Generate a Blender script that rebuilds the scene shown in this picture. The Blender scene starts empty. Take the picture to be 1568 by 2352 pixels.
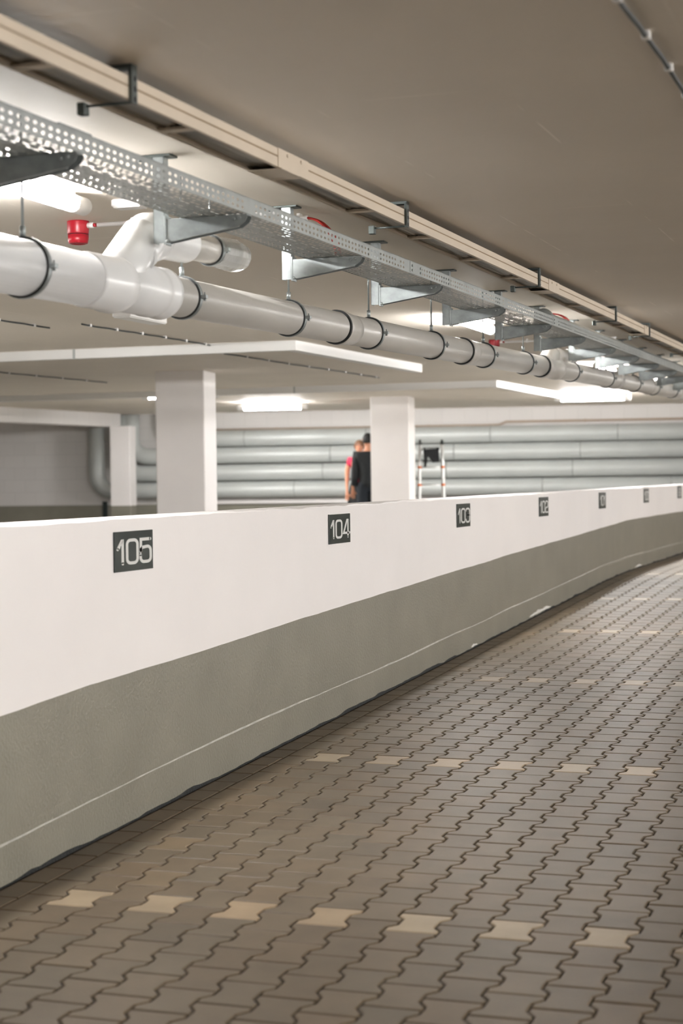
import bpy, math, random
from mathutils import Matrix, Vector
random.seed(7)
PI = math.pi
SC = bpy.context.scene
COL = SC.collection

# ------------------------------------------------------------------ the place
# x: away from the lane face of the parapet, y: along the lane, z: up (metres)
def gz(y):                      # the lane climbs a ramp and levels out
    if y < 17.5: return -.03 + .0313 * (y - 6.38)
    if y > 20.5: return .372
    t = (y - 17.5) / 3.0
    a = -.03 + .0313 * (17.5 - 6.38)
    return a + (.372 - a) * (1 - (1 - t) ** 2)
def cz(y): return 2.6 + .0066 * (min(y, 40) - 5)     # ceiling soffit
def tz(y): return 1.2575 + .0021 * (y - 6.4)         # parapet top
def pz(y): return 2.135 + .019 * (y - 7.3)           # drain pipe axis (laid to a fall)
FAR = .40                                            # parking level behind the parapet

# ------------------------------------------------------------------ materials
def mat(name, col, rough=.6, metal=0., noise=0., nscale=8., bump=0., bscale=60., spec=.5, emis=None, alpha=None, trans=0., detail=4., stretch=None):
    m = bpy.data.materials.new(name); m.use_nodes = True
    nt = m.node_tree; b = nt.nodes['Principled BSDF']
    b.inputs['Base Color'].default_value = (*col, 1)
    b.inputs['Roughness'].default_value = rough
    b.inputs['Metallic'].default_value = metal
    b.inputs['Specular IOR Level'].default_value = spec
    if trans: b.inputs['Transmission Weight'].default_value = trans
    if emis:
        b.inputs['Emission Color'].default_value = (*emis[0], 1); b.inputs['Emission Strength'].default_value = emis[1]
    if noise or bump:
        tc = nt.nodes.new('ShaderNodeTexCoord'); mp = nt.nodes.new('ShaderNodeMapping')
        if stretch: mp.inputs['Scale'].default_value = stretch
        nt.links.new(tc.outputs['Object'], mp.inputs['Vector'])
    if noise:
        n = nt.nodes.new('ShaderNodeTexNoise'); n.inputs['Scale'].default_value = nscale; n.inputs['Detail'].default_value = detail
        nt.links.new(mp.outputs['Vector'], n.inputs['Vector'])
        r = nt.nodes.new('ShaderNodeMapRange'); r.inputs['From Min'].default_value = .3; r.inputs['From Max'].default_value = .7
        r.inputs['To Min'].default_value = 1 - noise; r.inputs['To Max'].default_value = 1 + noise * .6
        nt.links.new(n.outputs['Fac'], r.inputs['Value'])
        x = nt.nodes.new('ShaderNodeVectorMath'); x.operation = 'SCALE'; x.inputs[0].default_value = col
        nt.links.new(r.outputs['Result'], x.inputs['Scale'])
        nt.links.new(x.outputs['Vector'], b.inputs['Base Color'])
        m['colnode'] = x.name
    if bump:
        n2 = nt.nodes.new('ShaderNodeTexNoise'); n2.inputs['Scale'].default_value = bscale; n2.inputs['Detail'].default_value = 5
        nt.links.new(mp.outputs['Vector'], n2.inputs['Vector'])
        bp = nt.nodes.new('ShaderNodeBump'); bp.inputs['Strength'].default_value = bump; bp.inputs['Distance'].default_value = .01
        nt.links.new(n2.outputs['Fac'], bp.inputs['Height']); nt.links.new(bp.outputs['Normal'], b.inputs['Normal'])
    return m

M = {}
M['white'] = mat('white_wall_paint', (.87, .835, .82), .55, noise=.03, nscale=1.5, bump=.06, bscale=45)
M['grey'] = mat('grey_green_wall_paint', (.235, .222, .178), .36, noise=.10, nscale=3, bump=.35, bscale=70, spec=.55)
M['line'] = mat('pale_pour_line', (.52, .51, .46), .6, noise=.25, nscale=14)
M['seal'] = mat('black_bitumen_joint', (.012, .014, .014), .75, noise=.5, nscale=30, bump=.8, bscale=90)
M['chalk'] = mat('white_filler', (.72, .70, .66), .8, noise=.1, nscale=20)
M['joint'] = mat('dark_sand_joint', (.050, .038, .026), .95, noise=.4, nscale=20, bump=.5, bscale=200)
M['galv'] = mat('galvanised_steel', (.34, .37, .37), .42, metal=.7, noise=.18, nscale=22)
M['tray'] = mat('galvanised_sheet', (.34, .36, .35), .42, metal=.5, noise=.12, nscale=14)
M['dsteel'] = mat('dark_zinc_steel', (.10, .115, .11), .45, metal=.7, noise=.15, nscale=20)
M['cream'] = mat('cream_lacquer', (.66, .565, .45), .45, noise=.05, nscale=5)
M['groove'] = mat('brown_groove', (.30, .21, .12), .7)  # brown of the strip along the rail groove
M['pvc'] = mat('pale_grey_pvc', (.48, .46, .425), .30, noise=.11, nscale=5, stretch=(1, .35, 1))
M['pvcw'] = mat('white_pvc', (.72, .72, .715), .27, noise=.03, nscale=4)
M['rubber'] = mat('black_rubber', (.010, .012, .012), .55)
M['red'] = mat('red_plastic', (.36, .007, .018), .35)
M['redcable'] = mat('red_cable_sheath', (.40, .02, .015), .5)
M['plastic'] = mat('white_plastic', (.78, .77, .75), .4)
M['cable'] = mat('black_cable_sheath', (.016, .02, .019), .5)
M['insul'] = mat('pale_grey_pipe_jacket', (.56, .585, .57), .42, metal=.15, noise=.05, nscale=2)
M['insuldark'] = mat('grey_pipe_jacket_band', (.40, .42, .41), .5)
M['plate'] = mat('dark_green_grey_plate', (.022, .032, .030), .16, spec=.6)
M['digit'] = mat('pale_number_film', (.66, .66, .635), .5)
M['film'] = mat('clear_polythene_film', (.80, .80, .78), .18, trans=.55, noise=.08, nscale=9, bump=.9, bscale=14)
M['bundle'] = mat('wrapped_cable_bundle', (.30, .27, .225), .28, noise=.5, nscale=6, bump=.6, bscale=9, detail=2, stretch=(1, .4, 1))
M['alu'] = mat('brushed_aluminium', (.66, .67, .66), .4, metal=.5)
M['orange'] = mat('orange_plastic', (.62, .14, .02), .5)
M['black'] = mat('black_fabric', (.008, .009, .010), .9)
M['jacket'] = mat('charcoal_knit', (.016, .019, .021), .95, noise=.35, nscale=60)
M['trouser'] = mat('navy_denim', (.008, .012, .018), .9)
M['tshirt'] = mat('crimson_cotton', (.52, .03, .075), .85)
M['skin'] = mat('skin', (.56, .26, .155), .55)
M['hairb'] = mat('brown_hair', (.14, .065, .03), .6)
M['hairk'] = mat('black_hair', (.006, .006, .006), .6)
M['lip'] = mat('lip', (.40, .13, .10), .5)
M['tube'] = mat('lit_diffuser', (.9, .9, .9), .4, emis=((1.0, .985, .970), 262.0))
M['conc'] = mat('bare_concrete', (.36, .34, .31), .85, noise=.12, nscale=1.6, bump=.3, bscale=30)
M['farfl'] = mat('grey_coated_slab', (.30, .29, .265), .5, noise=.1, nscale=1.2)
M['brass'] = mat('brown_conduit', (.42, .33, .25), .5)

def mat_ceiling():
    m = mat('painted_soffit', (.75, .685, .60), .62, noise=.05, nscale=.9, bump=.10, bscale=22)
    nt = m.node_tree; b = nt.nodes['Principled BSDF']
    tc = nt.nodes.new('ShaderNodeTexCoord'); mp = nt.nodes.new('ShaderNodeMapping')
    mp.inputs['Rotation'].default_value = (0, 0, PI / 2)
    nt.links.new(tc.outputs['Object'], mp.inputs['Vector'])
    br = nt.nodes.new('ShaderNodeTexBrick')
    br.inputs['Scale'].default_value = 1.0; br.inputs['Brick Width'].default_value = 2.5; br.inputs['Row Height'].default_value = .625
    br.inputs['Mortar Size'].default_value = .005; br.inputs['Mortar Smooth'].default_value = .3
    nt.links.new(mp.outputs['Vector'], br.inputs['Vector'])
    n = nt.nodes.new('ShaderNodeTexNoise'); n.inputs['Scale'].default_value = 2.1; n.inputs['Detail'].default_value = 3
    nt.links.new(tc.outputs['Object'], n.inputs['Vector'])
    r = nt.nodes.new('ShaderNodeMapRange'); r.inputs['From Min'].default_value = .52; r.inputs['From Max'].default_value = .62
    r.inputs['To Max'].default_value = .85
    nt.links.new(n.outputs['Fac'], r.inputs['Value'])
    mu = nt.nodes.new('ShaderNodeMath'); mu.operation = 'MULTIPLY'
    nt.links.new(br.outputs['Fac'], mu.inputs[0]); nt.links.new(r.outputs['Result'], mu.inputs[1])
    mx = nt.nodes.new('ShaderNodeMix'); mx.data_type = 'RGBA'
    nt.links.new(mu.outputs['Value'], mx.inputs['Factor'])
    nt.links.new(nt.nodes[m['colnode']].outputs['Vector'], mx.inputs['A'])
    mx.inputs['B'].default_value = (.90, .83, .75, 1)
    nt.links.new(mx.outputs['Result'], b.inputs['Base Color'])
    return m
M['ceil'] = mat_ceiling()

def mat_paver(name, col):
    m = mat(name, col, .46, noise=.12, nscale=7, bump=.12, bscale=180, spec=.22)
    nt = m.node_tree; b = nt.nodes['Principled BSDF']
    at = nt.nodes.new('ShaderNodeAttribute'); at.attribute_name = 'tint'
    x = nt.nodes.new('ShaderNodeVectorMath'); x.operation = 'MULTIPLY'
    nt.links.new(nt.nodes[m['colnode']].outputs['Vector'], x.inputs[0]); nt.links.new(at.outputs['Color'], x.inputs[1])
    n = nt.nodes.new('ShaderNodeTexNoise'); n.inputs['Scale'].default_value = .8; n.inputs['Detail'].default_value = 4
    tc = nt.nodes.new('ShaderNodeTexCoord'); nt.links.new(tc.outputs['Object'], n.inputs['Vector'])
    r = nt.nodes.new('ShaderNodeMapRange'); r.inputs['From Min'].default_value = .35; r.inputs['From Max'].default_value = .65
    r.inputs['To Min'].default_value = .86; r.inputs['To Max'].default_value = 1.08
    nt.links.new(n.outputs['Fac'], r.inputs['Value'])
    y = nt.nodes.new('ShaderNodeVectorMath'); y.operation = 'SCALE'
    nt.links.new(x.outputs['Vector'], y.inputs[0]); nt.links.new(r.outputs['Result'], y.inputs['Scale'])
    nt.links.new(y.outputs['Vector'], b.inputs['Base Color'])
    return m
M['paver'] = mat_paver('concrete_paver', (.126, .096, .062))
M['paverY'] = mat_paver('sand_coloured_paver', (.31, .24, .16))

def mat_block(name, col):
    m = mat(name, col, .8, noise=.05, nscale=2)
    nt = m.node_tree; b = nt.nodes['Principled BSDF']
    tc = nt.nodes.new('ShaderNodeTexCoord'); sp = nt.nodes.new('ShaderNodeSeparateXYZ'); cb = nt.nodes.new('ShaderNodeCombineXYZ')
    ad = nt.nodes.new('ShaderNodeMath'); nt.links.new(tc.outputs['Object'], sp.inputs[0])
    nt.links.new(sp.outputs['X'], ad.inputs[0]); nt.links.new(sp.outputs['Y'], ad.inputs[1])
    nt.links.new(ad.outputs[0], cb.inputs['X']); nt.links.new(sp.outputs['Z'], cb.inputs['Y'])
    br = nt.nodes.new('ShaderNodeTexBrick'); br.inputs['Scale'].default_value = 1
    br.inputs['Brick Width'].default_value = .5; br.inputs['Row Height'].default_value = .25; br.inputs['Mortar Size'].default_value = .006
    c = Vector(col)
    br.inputs['Color1'].default_value = (*c, 1); br.inputs['Color2'].default_value = (*(c * .97), 1); br.inputs['Mortar'].default_value = (*(c * .88), 1)
    nt.links.new(cb.outputs[0], br.inputs['Vector']); nt.links.new(br.outputs['Color'], b.inputs['Base Color'])
    return m
M['block'] = mat_block('painted_blockwork', (.70, .675, .655))

# ------------------------------------------------------------------ mesh builder
class MB:
    def __init__(s): s.v = []; s.f = []; s.m = []; s.sm = []
    def face(s, idx, mi=0, smooth=False): s.f.append(tuple(idx)); s.m.append(mi); s.sm.append(smooth)
    def box(s, x0, x1, y0, y1, z0, z1, mi=0, T=None):
        b = len(s.v)
        pts = [(x0, y0, z0), (x1, y0, z0), (x1, y1, z0), (x0, y1, z0), (x0, y0, z1), (x1, y0, z1), (x1, y1, z1), (x0, y1, z1)]
        s.v += [tuple(T @ Vector(p)) if T else p for p in pts]
        for f in ((0, 3, 2, 1), (4, 5, 6, 7), (0, 1, 5, 4), (1, 2, 6, 5), (2, 3, 7, 6), (3, 0, 4, 7)): s.face([b + i for i in f], mi)
        return s
    def bevbox(s, x0, x1, y0, y1, z0, z1, r=.004, mi=0, T=None):
        pts = [(x0 + r, y0), (x1 - r, y0), (x1, y0 + r), (x1, y1 - r), (x1 - r, y1), (x0 + r, y1), (x0, y1 - r), (x0, y0 + r)]
        c = Vector(((x0 + x1) / 2, (y0 + y1) / 2))
        rings = []
        for z, k in ((z0, r), (z0 + r, 0), (z1 - r, 0), (z1, r)):
            rings.append([(p[0] + (k if p[0] < c.x else -k), p[1] + (k if p[1] < c.y else -k), z) for p in pts])
        s.loft(rings, True, True, mi, T)
        return s
    def loft(s, rings, closed=True, caps=True, mi=0, T=None, smooth=False):
        b = len(s.v); n = len(rings[0])
        for r in rings: s.v += [tuple(T @ Vector(p)) if T else tuple(p) for p in r]
        for i in range(len(rings) - 1):
            for j in range(n if closed else n - 1):
                k = (j + 1) % n
                s.face((b + i * n + j, b + i * n + k, b + (i + 1) * n + k, b + (i + 1) * n + j), mi, smooth)
        if caps:
            s.face([b + j for j in range(n)][::-1], mi); s.face([b + (len(rings) - 1) * n + j for j in range(n)], mi)
        return s
    def prism(s, poly, a0, a1, axis='y', mi=0, T=None):
        def P(p, a): return {'y': (p[0], a, p[1]), 'x': (a, p[0], p[1]), 'z': (p[0], p[1], a)}[axis]
        return s.loft([[P(p, a0) for p in poly], [P(p, a1) for p in poly]], True, True, mi, T)
    def tube(s, path, rad, n=20, caps=True, mi=0, smooth=True, flat=1.0):
        path = [Vector(p) for p in path]
        if not isinstance(rad, (list, tuple)): rad = [rad] * len(path)
        rings = []; up = None
        for i, p in enumerate(path):
            d = (path[min(i + 1, len(path) - 1)] - path[max(i - 1, 0)])
            if d.length < 1e-9: d = Vector((0, 1, 0))
            d.normalize()
            if up is None:
                up = Vector((0, 0, 1)) if abs(d.z) < .9 else Vector((1, 0, 0))
            u = (up - d * up.dot(d)).normalized(); w = d.cross(u); up = u
            rings.append([p + (u * math.cos(2 * PI * j / n) * flat + w * math.sin(2 * PI * j / n)) * rad[i] for j in range(n)])
        b = len(s.v); s.loft(rings, True, False, mi, None, smooth)
        if caps:
            s.face([b + j for j in range(n)][::-1], mi); s.face([b + (len(rings) - 1) * n + j for j in range(n)], mi)
        return s
    def lathe(s, prof, c, axis='z', n=28, mi=0, smooth=True):
        # prof: (radius, offset along axis)
        ax = {'z': Vector((0, 0, 1)), 'y': Vector((0, 1, 0)), 'x': Vector((1, 0, 0))}[axis]
        u = Vector((1, 0, 0)) if axis != 'x' else Vector((0, 1, 0)); w = ax.cross(u); c = Vector(c)
        rings = [[c + ax * a + (u * math.cos(2 * PI * j / n) + w * math.sin(2 * PI * j / n)) * max(r, 1e-4) for j in range(n)] for r, a in prof]
        return s.loft(rings, True, True, mi, None, smooth)
    def perf(s, O, U, V, nu, du, dv, hu, hv, skip=None, mi=0, row_shift=0.):
        # one row of nu cells along U, each du x dv with an oblong hole hu x hv; V is the row's width direction
        O, U, V = Vector(O), Vector(U), Vector(V)
        for i in range(nu):
            o = O + U * (du * i)
            out = [(0, 0), (.5, 0), (1, 0), (1, .5), (1, 1), (.5, 1), (0, 1), (0, .5)]
            if skip and skip(i):
                b = len(s.v); s.v += [tuple(o + U * du * a + V * dv * c) for a, c in ((0, 0), (1, 0), (1, 1), (0, 1))]
                s.face((b, b + 1, b + 2, b + 3), mi); continue
            b = len(s.v)
            s.v += [tuple(o + U * du * a + V * dv * c) for a, c in out]
            cu, cv = .5 * du + row_shift, .5 * dv
            hole = [(-.38, -.35), (0, -.5), (.38, -.35), (.5, 0), (.38, .35), (0, .5), (-.38, .35), (-.5, 0)]
            s.v += [tuple(o + U * (cu + a * hu) + V * (cv + c * hv)) for a, c in hole]
            for j in range(8):
                k = (j + 1) % 8; s.face((b + j, b + k, b + 8 + k, b + 8 + j), mi)
        return s
    def build(s, name, mats, parent=None, loc=None, warp=None):
        me = bpy.data.meshes.new(name)
        vs = [warp(v) for v in s.v] if warp else s.v
        if loc is not None: vs = [(v[0] - loc[0], v[1] - loc[1], v[2] - loc[2]) for v in vs]
        me.from_pydata(vs, [], s.f)
        if not isinstance(mats, (list, tuple)): mats = [mats]
        for m in mats: me.materials.append(m)
        me.polygons.foreach_set('material_index', s.m); me.polygons.foreach_set('use_smooth', s.sm)
        me.update()
        o = bpy.data.objects.new(name, me); COL.objects.link(o)
        if parent: o.parent = parent
        if loc is not None: o.location = loc
        return o

def slope(v): return (v[0], v[1], v[2] + .0066 * (v[1] - 5))    # follow the soffit's fall
def slope0(y0):                                                  # the same for something modelled round y0 = its own origin
    return lambda v: (v[0], v[1], v[2] + .0066 * v[1])
def empty(name, loc, rz=0.):
    o = bpy.data.objects.new(name, None); COL.objects.link(o); o.location = loc; o.rotation_euler = (0, 0, rz); o.empty_display_size = .05
    return o
def tag(o, label, cat, group=None, kind=None):
    o['label'] = label; o['category'] = cat
    if group: o['group'] = group
    if kind: o['kind'] = kind
    return o
def struct(o, label=None):
    o['kind'] = 'structure'
    if label: o['label'] = label
    return o
def dup(root, loc, rz=None):
    r = root.copy(); COL.objects.link(r); r.location = loc
    if rz is not None: r.rotation_euler = (0, 0, rz)
    for ch in list(root.children):
        c = ch.copy(); COL.objects.link(c); c.parent = r
        for g in list(ch.children):
            d = g.copy(); COL.objects.link(d); d.parent = c
    return r
def part(mb, name, m, parent, label=None, warp=None):
    o = mb.build(name, m, parent, None, warp)
    if label: o['label'] = label
    return o

# ------------------------------------------------------------------ lane paving (one floor, real interlocking blocks)
def build_floor():
    P, L, g = .1525, .1985, .0034
    a, b = .089, .0635
    half = [(a, L / 2), (a, .066), (b, .033), (b, -.033), (a, -.066), (a, -L / 2)]
    verts, faces, mi, tint = [], [], [], []
    def tile(pts, cx, cy, m, t):
        n = len(pts); base = len(verts)
        # inset polygon: joint gap, then a small chamfer
        def inset(k):
            out = []
            for i in range(n):
                p0, p1, p2 = Vector(pts[i - 1]), Vector(pts[i]), Vector(pts[(i + 1) % n])
                e1 = (p1 - p0).normalized(); e2 = (p2 - p1).normalized()
                n1 = Vector((-e1.y, e1.x)); n2 = Vector((-e2.y, e2.x))
                d = (n1 + n2); q = d.length_squared
                out.append(p1 + d * (2 * k / q) if q > 1e-9 else p1 + n1 * k)
            return out
        jz = random.uniform(-.0008, .0008)
        for k, dz in ((g * .5 + .006, 0.), (g * .5 + .0022, -.0028), (g * .5, -.016)):
            for q in inset(k):
                y = cy + q.y; verts.append((cx + q.x, y, gz(y) + dz + jz))
        faces.append(tuple(base + i for i in range(n))); mi.append(m); tint.append(t)
        for r in range(2):
            for i in range(n):
                k = (i + 1) % n
                faces.append((base + (r + 1) * n + i, base + (r + 1) * n + k, base + r * n + k, base + r * n + i)); mi.append(m); tint.append(t)
    def rt():
        k = random.gauss(1, .055); w = random.gauss(0, .02)
        return (k * (1 + w), k, k * (1 - w))
    y0 = 6.34
    yrows = {0: 6.34, 13: 6.34 + 13 * L}
    full = [(x, y) for x, y in half[::-1]] + [(-x, y) for x, y in half]          # counter-clockwise
    ny = range(-26, 142)
    for j in range(-1, 36):
        cx = .34 + P * j
        for k in ny:
            cy = y0 + L * k + (L / 2 if j % 2 else 0)
            m = 0
            if j % 2 == 0 and j >= 0 and k in (-13, 0, 13, 52, 66, 80): m = 1
            if j % 2 == 1 and j >= 1 and k in (26, 39, 92): m = 1
            if m == 0 and random.random() < .004: m = 2
            if j == -1:
                pts = [(-.0565, -L / 2)] + [(x, y) for x, y in half[::-1]] + [(-.0565, L / 2)]
            else: pts = full
            tile(pts, cx, cy, 0 if m == 2 else m, (1.25, 1.2, 1.12) if m == 2 else rt())
    for k in ny:                                                                  # straight edge course along the wall
        cy = y0 + L * k + .045
        tile([(.014, -L / 2), (.1305, -L / 2), (.1305, L / 2), (.014, L / 2)], 0, cy, 0, tuple(.9 * c for c in rt()))
    # sand bed below the joints, and the plain slab of the bays beyond the lane
    ys = [-14 + .5 * i for i in range(0, 121)]
    for x0, x1, dz, m in ((-.02, 5.83, -.0065, 2), (5.83, 18.2, .0, 3)):
        base = len(verts)
        for y in ys:
            verts.append((x0, y, gz(y) + dz)); verts.append((x1, y, gz(y) + dz))
        for i in range(len(ys) - 1):
            faces.append((base + 2 * i, base + 2 * i + 1, base + 2 * i + 3, base + 2 * i + 2)); mi.append(m); tint.append((1, 1, 1))
    me = bpy.data.meshes.new('floor'); me.from_pydata(verts, [], faces)
    for m in (M['paver'], M['paverY'], M['joint'], M['farfl']): me.materials.append(m)
    me.polygons.foreach_set('material_index', mi)
    at = me.attributes.new('tint', 'FLOAT_COLOR', 'FACE')
    flat = []
    for t in tint: flat += [max(.6, t[0]), max(.6, t[1]), max(.6, t[2]), 1]
    at.data.foreach_set('color', flat)
    me.update()
    o = bpy.data.objects.new('floor', me); COL.objects.link(o); struct(o)
build_floor()
mb = MB(); mb.box(-22, -.19, -14, 46, .25, FAR); struct(mb.build('floor_parking', M['farfl']))

# ------------------------------------------------------------------ parapet wall
def interp(pts, x):
    if x <= pts[0][0]: return pts[0][1]
    for (a, b), (c, d) in zip(pts, pts[1:]):
        if x <= c: return b + (d - b) * (x - a) / (c - a)
    return pts[-1][1]
BOUND = [(4, .545), (6.4, .579), (7.07, .605), (7.89, .628), (8.92, .659), (10.27, .698), (12.1, .747), (14.7, .813), (16.5, .853), (18.76, .903), (19.85, .927), (21.75, .933), (40, .945)]
LINE = [(4, .05), (6.38, .119), (7.05, .150), (7.87, .188), (8.9, .226), (10.65, .266), (13.25, .343), (16.47, .452), (18.3, .505), (19.8, .528), (24.3, .520), (40, .52)]
def build_parapet():
    mb = MB(); T = .2
    y = -6.0; cols = []; j1 = j2 = j3 = 0
    ph = [random.uniform(0, 6) for _ in range(8)]
    while y <= 33.5:
        j1 = .55 * j1 + random.gauss(0, .0032); j2 = .85 * j2 + random.gauss(0, .0012); j3 = .7 * j3 + random.gauss(0, .0012)
        w = .004 * math.sin(y * 1.3 + ph[0]) + .003 * math.sin(y * 3.1 + ph[1])
        s = max(.002, .0065 + j1 + .002 * math.sin(y * 5 + ph[2]))
        lw = .0032 + .0012 * math.sin(y * 2.2 + ph[3]) + abs(random.gauss(0, .0006))
        g0 = gz(y); ln = interp(LINE, y) + w * .5 + j2 * .6; bd = interp(BOUND, y) + j2 * .6; t = tz(y) + j3
        cols.append((y, [(.002, g0 - .12), (.002, g0 + s), (0, g0 + s + .001), (0, ln - lw), (0, ln + lw), (0, bd), (.0015, bd + .001), (.0015, t - .006), (-.006, t + j3), (-T + .006, t - j3), (-T, t - .006), (-T, FAR - .2)]))
        y += .07
    mats = [3, 1, 1, 2, 1, 1, 0, 0, 0, 0, 0]
    n = 12
    for y, c in cols: mb.v += [(x, y, z) for x, z in c]
    for i in range(len(cols) - 1):
        for j in range(n - 1):
            mb.face((i * n + j, i * n + j + 1, (i + 1) * n + j + 1, (i + 1) * n + j), mats[j])
    mb.face([j for j in range(n)], 0); e = (len(cols) - 1) * n; mb.face([e + j for j in range(n)][::-1], 0)
    w = mb.build('wall_left', [M['white'], M['grey'], M['line'], M['seal']]); struct(w)
    # filler smears and form-tie plugs belong to the wall
    sm = MB()
    for y, z0, z1, ln in ((15.35, .012, .05, .85), (13.1, .008, .028, .18), (20.6, .01, .035, .5)):
        n = 14; up = []; lo = []
        for i in range(n):
            t = i / (n - 1); yy = y - ln / 2 + ln * t
            h = math.sin(PI * t) ** .6
            lo.append((.004, yy, gz(yy) + z0 + random.uniform(0, .006))); up.append((.004, yy, gz(yy) + z0 + .004 + (z1 - z0) * h * random.uniform(.35, 1)))
        b = len(sm.v); sm.v += lo + up
        sm.v += [(-.001, p[1], p[2]) for p in lo + up]
        for i in range(n - 1):
            sm.face((b + i, b + i + 1, b + n + i + 1, b + n + i)); sm.face((b + n + i, b + n + i + 1, b + 3 * n + i + 1, b + 3 * n + i))
            sm.face((b + 2 * n + i, b + 2 * n + i + 1, b + i + 1, b + i))
    o = part(sm, 'filler_smear', M['chalk'], w, 'white filler smeared along the wall foot')
    for y, z in ((6.35, .985), (7.98, 1.0), (9.05, .93), (11.6, .98)):
        d = MB(); d.lathe([(.026, -.004), (.026, .0007), (.0, .0010)], (0, y, z), 'x', 20); part(d, 'tie_plug', M['white'], w)
build_parapet()

# ------------------------------------------------------------------ bay number plates on the parapet
def arc(cx, cy, rx, ry, a0, a1, n=8):
    return [(cx + rx * math.cos(math.radians(a0 + (a1 - a0) * i / n)), cy + ry * math.sin(math.radians(a0 + (a1 - a0) * i / n))) for i in range(n + 1)]
W0 = .52            # centre-line width of a digit, height 1 - stroke
SW = .118           # stroke in digit-height units
B_, T_ = SW / 2, 1 - SW / 2
def digit(c):
    R = .17; w = W0
    box = lambda y0, y1: None
    if c == '0':
        return [(arc(w - R, B_ + R, R, R, -90, 0) + arc(w - R, T_ - R, R, R, 0, 90) + arc(R, T_ - R, R, R, 90, 180) + arc(R, B_ + R, R, R, 180, 270), True)]
    if c == '1': return [([(.0, .62), (.20, T_ - .01), (.235, T_ - .01), (.235, B_)], False)]
    if c == '5': return [([(w - .02, T_), (.02, T_), (.02, .5)] , False), ([(.0, .47)] + arc(R, .60 - R + .05, R, R * .9, 150, 90, 4) + arc(w - R, .65 - R, R, R, 90, 0) + arc(w - R, B_ + R, R, R, 0, -90) + arc(R, B_ + R, R, R, 270, 180) + [(0, .34)], False)]
    if c == '4': return [([(w - .10, B_), (w - .10, T_), (w - .19, T_), (.02, .27), (w + .06, .27)], False)]
    if c == '3': return [([(.0, .80)] + arc(R, T_ - R, R, R, 180, 90) + arc(w - R, T_ - R, R, R, 90, 0) + arc(w - .12, .64, .12, .12, 0, -90) + [(.2, .52)], False), ([(.2, .52)] + arc(w - .14, .38, .14, .14, 90, 0) + arc(w - R, B_ + R, R, R, 0, -90) + arc(R, B_ + R, R, R, 270, 180) + [(0, .22)], False)]
    if c == '2': return [([(.0, .76)] + arc(R, T_ - R, R, R, 180, 90) + arc(w - R, T_ - R, R, R, 90, 0) + arc(w - R, .60, R, R * .8, 0, -70) + arc(R, .28, R, .16, 100, 180) + [(0, B_), (w, B_)], False)]
    if c == '9': return [(arc(w - R, .42 + R, R, R, -90, 0) + arc(w - R, T_ - R, R, R, 0, 90) + arc(R, T_ - R, R, R, 90, 180) + arc(R, .42 + R, R, R, 180, 270), True), ([(w, T_ - R)] + arc(w - R, B_ + R, R, R, 0, -90) + arc(R, B_ + R, R, R, 270, 190), False)]
def stroke(mb, pts, closed, f, x0, x1):
    # pts in digit units; f maps them to plate (y, z); a flat ribbon x1-x0 thick
    pts = [Vector(p) for p in pts]
    q = [pts[0]]
    for p in pts[1:]:
        if (p - q[-1]).length > 1e-4: q.append(p)
    if closed and (q[0] - q[-1]).length < 1e-4: q.pop()
    n = len(q); Ls = []; Rs = []
    for i in range(n):
        a = q[i - 1] if (closed or i > 0) else q[i]; c = q[(i + 1) % n] if (closed or i < n - 1) else q[i]
        d1 = (q[i] - a).normalized() if (q[i] - a).length > 1e-9 else (c - q[i]).normalized()
        d2 = (c - q[i]).normalized() if (c - q[i]).length > 1e-9 else d1
        n1 = Vector((-d1.y, d1.x)); n2 = Vector((-d2.y, d2.x)); m = n1 + n2; k = min(2 * SW / 2 / max(m.length_squared, .35), SW * 1.6)
        ext = Vector((0, 0))
        Ls.append(q[i] + m * k); Rs.append(q[i] - m * k)
    b = len(mb.v)
    for i in range(n):
        for p, x in ((Ls[i], x1), (Rs[i], x1), (Rs[i], x0), (Ls[i], x0)):
            y, z = f(p); mb.v.append((x, y, z))
    for i in range(n if closed else n - 1):
        k = (i + 1) % n
        for j in range(4):
            mb.face((b + 4 * i + j, b + 4 * k + j, b + 4 * k + (j + 1) % 4, b + 4 * i + (j + 1) % 4))
    if not closed:
        mb.face((b, b + 1, b + 2, b + 3)); e = b + 4 * (n - 1); mb.face((e + 3, e + 2, e + 1, e))
        for c in (q[0], q[-1]):                       # rounded stroke ends
            ring = [(c.x + SW / 2 * math.cos(2 * PI * j / 12), c.y + SW / 2 * math.sin(2 * PI * j / 12)) for j in range(12)]
            r0 = [(x0, *f(Vector(p))) for p in ring]; r1 = [(x1 * 1.0, *f(Vector(p))) for p in ring]
            mb.loft([r0, r1], True, True)
def number_plate(txt, yc, label):
    w, h = .36, .165; zc = 1.122 + .0046 * (yc - 7.5)
    mb = MB(); mb.bevbox(.0, .008, -w / 2, w / 2, -h / 2, h / 2, .0015)
    p = mb.build('number_sign', M['plate']); p.location = (.0016, yc, zc)
    tag(p, label, 'sign', 'bay number plates on the parapet')
    mb = MB(); H = .107; kx = 1.76
    widths = {'1': .30}
    tot = sum(widths.get(c, W0) + SW for c in txt) + .035 * (len(txt) - 1)
    x = -tot / 2
    for c in txt:
        wd = widths.get(c, W0)
        for pts, cl in digit(c):
            stroke(mb, pts, cl, (lambda p, x=x: ((x + SW / 2 + p[0]) * H * kx, (p[1] - .5) * H - .002)), .0078, .0088)
        x += wd + SW + .035
    n = mb.build('number', M['digit'], p); n['label'] = 'pale digits reading ' + txt
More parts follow.
